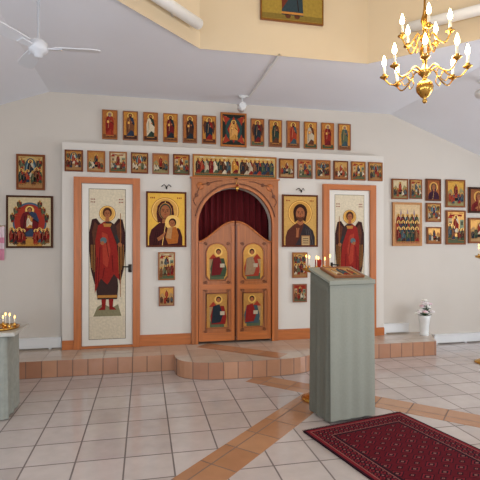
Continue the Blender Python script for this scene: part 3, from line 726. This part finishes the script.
# ---------------------------------------------------------------- chandelier
CX, CY = .766, -3.04
m = M('brass_chandelier')
m.lathe([(.003, 2.50), (.012, 2.505), (.018, 2.52), (.01, 2.535), (.03, 2.55), (.055, 2.585), (.06, 2.615), (.05, 2.645), (.02, 2.665), (.014, 2.68), (.03, 2.70), (.045, 2.715), (.045, 2.735), (.02, 2.75), (.013, 2.78), (.022, 2.82), (.035, 2.86), (.03, 2.90), (.015, 2.93), (.03, 2.95), (.035, 2.97), (.03, 2.985), (.012, 3.0), (.016, 3.05), (.028, 3.09), (.014, 3.14), (.008, 3.18), (.006, 3.25), (.006, 5.15), (.05, 5.16), (.06, 5.199)], BRASS, segs=20)
def tier(n, Rr, z0, zc, ph):
    for k in range(n):
        a = 2*math.pi*k/n+ph; c, s_ = math.cos(a), math.sin(a)
        pr = [(.03, z0), (.32*Rr, z0+.03), (.55*Rr, z0-.03), (.8*Rr, z0-.06), (.97*Rr, z0-.02), (Rr, zc)]
        m.tube(smoothpath([(r*c, r*s_, z) for r, z in pr], 5), .0055, BRASS, 7)
        sc = [(.45*Rr, z0-.005), (.38*Rr, z0-.05), (.5*Rr, z0-.075), (.56*Rr, z0-.045)]
        m.tube(smoothpath([(r*c, r*s_, z) for r, z in sc], 4), .0035, BRASS, 6)
        p = (Rr*c, Rr*s_, zc)
        m.lathe([(.004, -.012), (.012, -.004), (.03, .006), (.032, .012), (.012, .012), (.014, .03), (.011, .032)], BRASS, p, 12)
        m.lathe([(.0095, .03), (.0095, .09)], WAX, p, 10)
        m.lathe([(.007, .09), (.015, .105), (.016, .12), (.010, .145), (.002, .168)], BULB, p, 10)
tier(8, .275, 2.72, 2.715, .2); tier(5, .165, 2.965, 2.965, .5)
ch = m.done((CX, CY, 0))

# ---------------------------------------------------------------- ceiling fan
m = M('ceiling_fan')
FG = mat('fan_enamel', (214, 216, 220), .4, noise=.02)
FZ = 2.965
m.lathe([(.010, ZC-.03-FZ), (.010, .07), (.035, .06), (.065, .035), (.072, 0), (.065, -.03), (.035, -.045), (.03, -.07), (.001, -.075)][::-1], FG, segs=20)
m.lathe([(.012, ZC-.08-FZ), (.045, ZC-.01-FZ), (.05, ZC-.0005-FZ)], FG, segs=16)
for k in range(3):
    a = math.radians(-4+120*k); c, s_ = math.cos(a), math.sin(a)
    out_ = [(.12, -.045), (.25, -.055), (.40, -.06), (.44, -.045), (.45, 0), (.44, .045), (.40, .06), (.25, .055), (.12, .045)]
    def tr(r, t, dz): return (r*c-t*s_, r*s_+t*c, .0+t*.22+dz)
    m._prism([tr(r, t, .004) for r, t in out_], [tr(r, t, -.004) for r, t in out_], FG)
    m._prism([tr(r, t, .0) for r, t in [(.06, -.02), (.17, -.03), (.17, .03), (.06, .02)]], [tr(r, t, -.012) for r, t in [(.06, -.02), (.17, -.03), (.17, .03), (.06, .02)]], FG)
m.done((-1.96, -2.3, FZ))

# linear fixtures on the lantern's diagonal faces
def linfix(i, name, u0, u1, z):
    a = Vector(octv[i]); b = Vector(octv[(i+1) % 8])
    nrm = Vector((OX, OY))-(a+b)/2; nrm.normalize()
    m = M(name); p0 = a+(b-a)*u0+nrm*.09; p1 = a+(b-a)*u1+nrm*.09
    m.tube([(p0.x, p0.y, z), (p1.x, p1.y, z)], .05, WHITE, 14)
    for u in (.2, .8):
        q = p0+(p1-p0)*u; w = q-nrm*.09
        m.tube([(q.x, q.y, z), (w.x, w.y, z)], .02, WHITE, 8)
    m.done()
linfix(7, 'wall_light_fixture', .15, .93, 3.55); linfix(1, 'wall_light_fixture', .25, .9, 3.62)
# spotlights and cable trunking
def spot(x, y, z, name, down=.12):
    m = M(name); m.lathe([(.045, 0), (.045, -.02), (.01, -.022), (.01, -down)], WHITE, (x, y, z), 14)
    m.tube([(x, y-.05, z-down-.02), (x, y+.07, z-down-.035)], [.045, .05], WHITE, 14)
    m.lathe([(.07, -down-.005), (.02, -down+.0)], WHITE, (x, y, z), 12); m.done()
spot(.05, -.22, ZC-.001, 'ceiling_spotlight', .11); spot(2.55, -1.5, zceil(2.55)+.005, 'ceiling_spotlight', .1)
m = M('trim_cable_trunking'); m.box(.13, .155, OY+HW+.0, -.24, ZC-.015, ZC-.0005, WHITE); m.box(.05, .155, -.25, -.225, ZC-.015, ZC-.0005, WHITE); m.done()

# ---------------------------------------------------------------- vase with flowers
m = M('flower_vase')
m.lathe([(.06, 0), (.066, .01), (.058, .03), (.062, .13), (.078, .23), (.086, .28), (.082, .285), (.072, .25), (.001, .2)], mat('vase_glaze', (228, 228, 224), .25), segs=24)
rnd = random.Random(9); GR = C(58, 84, 50)
PET = [mat('petals', (242, 232, 230), .6), mat('petals', (230, 196, 202), .6), mat('petals', (244, 240, 230), .6)]
for k in range(24):
    a = rnd.uniform(0, 6.28); r_ = rnd.uniform(.01, .125); h_ = rnd.uniform(.36, .52)-r_*.5
    e = (r_*math.cos(a), r_*math.sin(a)*.7, h_)
    m.tube(smoothpath([(0, 0, .22), (e[0]*.4, e[1]*.4, .30), e], 4), .003, GR, 5)
    col = rnd.choice(PET)
    if k < 21:
        for q in range(6):
            an = q*1.047; m.ell((e[0]+.022*math.cos(an), e[1]+.018*math.sin(an), e[2]+.004), (.020, .018, .012), col, 8)
        m.ell((e[0], e[1], e[2]+.01), (.014, .014, .016), col, 8)
    an = rnd.uniform(0, 6.28); b0 = Vector(e)*.8+Vector((0, 0, .02)); t_ = b0+Vector((.05*math.cos(an), .04*math.sin(an), .01)); s2 = Vector((-.012*math.sin(an), .012*math.cos(an), 0)); mid = (b0+t_)/2+Vector((0, 0, .012))
    m.face([b0, mid+s2, t_, mid-s2], GR)
m.done((2.76, -.11, P0+.001), norm=False)

# pink embroidered cloth on a bracket at the left wall
m = M('embroidered_towel')
PK = mat('pink_cloth', (206, 130, 150), .8)
g = [[m.bm.verts.new((-.09+.18*i/14, -.02-.012*math.sin(i*1.1)*(1-j/6*.4), .42*j/6-.42)) for i in range(15)] for j in range(7)]
for j in range(6):
    for i in range(14):
        f = m.bm.faces.new([g[j][i], g[j][i+1], g[j+1][i+1], g[j+1][i]]); f.smooth = True; f.material_index = m.mi(PK if j in (0, 1, 3) else mat('white_linen', (220, 196, 200), .8))
m.tube([(-.10, -.02, .0), (.10, -.02, .0)], .006, BRASS); m.tube([(0, -.02, 0), (0, 0, 0)], .005, BRASS)
m.done((-2.955, YW, 1.72), norm=False)

# ---------------------------------------------------------------- lights
def area(name, loc, rot, sx, sy, e, col):
    l = bpy.data.lights.new(name, 'AREA'); l.shape = 'RECTANGLE'; l.size = sx; l.size_y = sy; l.energy = e; l.color = col
    o = bpy.data.objects.new(name, l); S.collection.objects.link(o); o.location = loc; o.rotation_euler = rot
DAY = (.84, .91, 1.0)
hp = math.pi/2
tl = math.radians(20)
area('daylight_right', (XR+.3, -2.6, 1.45), (0, hp+tl, 0), 1.5, 2.0, 135, DAY)
area('daylight_right', (XR+.3, -6.7, 1.45), (0, hp+tl, 0), 1.5, 1.6, 85, DAY)
area('daylight_left', (XL-.3, -3.8, 1.5), (0, -hp-tl, 0), 1.2, 1.6, 48, DAY)
area('daylight_left', (XL-.3, -6.7, 1.5), (0, -hp-tl, 0), 1.2, 1.6, 70, DAY)
area('daylight_back', (-2.3, YB-.3, 1.55), (hp+tl, 0, 0), 1.8, 1.5, 115, DAY)
area('daylight_back', (1.5, YB-.3, 1.55), (hp+tl, 0, 0), 1.8, 1.5, 115, DAY)
area('lantern_fill', (OX, OY, ZT-.1), (0, 0, 0), 2.2, 2.2, 26, (1, .93, .82))  # added fill lamp under the well cap, no fixture, brightens the well faces
l = bpy.data.lights.new('chandelier_light', 'POINT'); l.energy = 30; l.color = (1, .8, .56); l.shadow_soft_size = .2
o = bpy.data.objects.new('chandelier_light', l); S.collection.objects.link(o); o.location = (CX, CY, 2.86)
w = bpy.data.worlds.new('World'); S.world = w; w.use_nodes = True
w.node_tree.nodes['Background'].inputs[0].default_value = (.7, .8, 1, 1); w.node_tree.nodes['Background'].inputs[1].default_value = .6

# ---------------------------------------------------------------- camera
cam = bpy.data.cameras.new('Camera'); cam.lens = 33.75; cam.sensor_width = 36; cam.shift_y = .0083; cam.clip_start = .05
co = bpy.data.objects.new('Camera', cam); S.collection.objects.link(co)
co.location = (-1.186, -5.9, 1.5); co.rotation_euler = (math.pi/2, 0, math.radians(-12)); S.camera = co
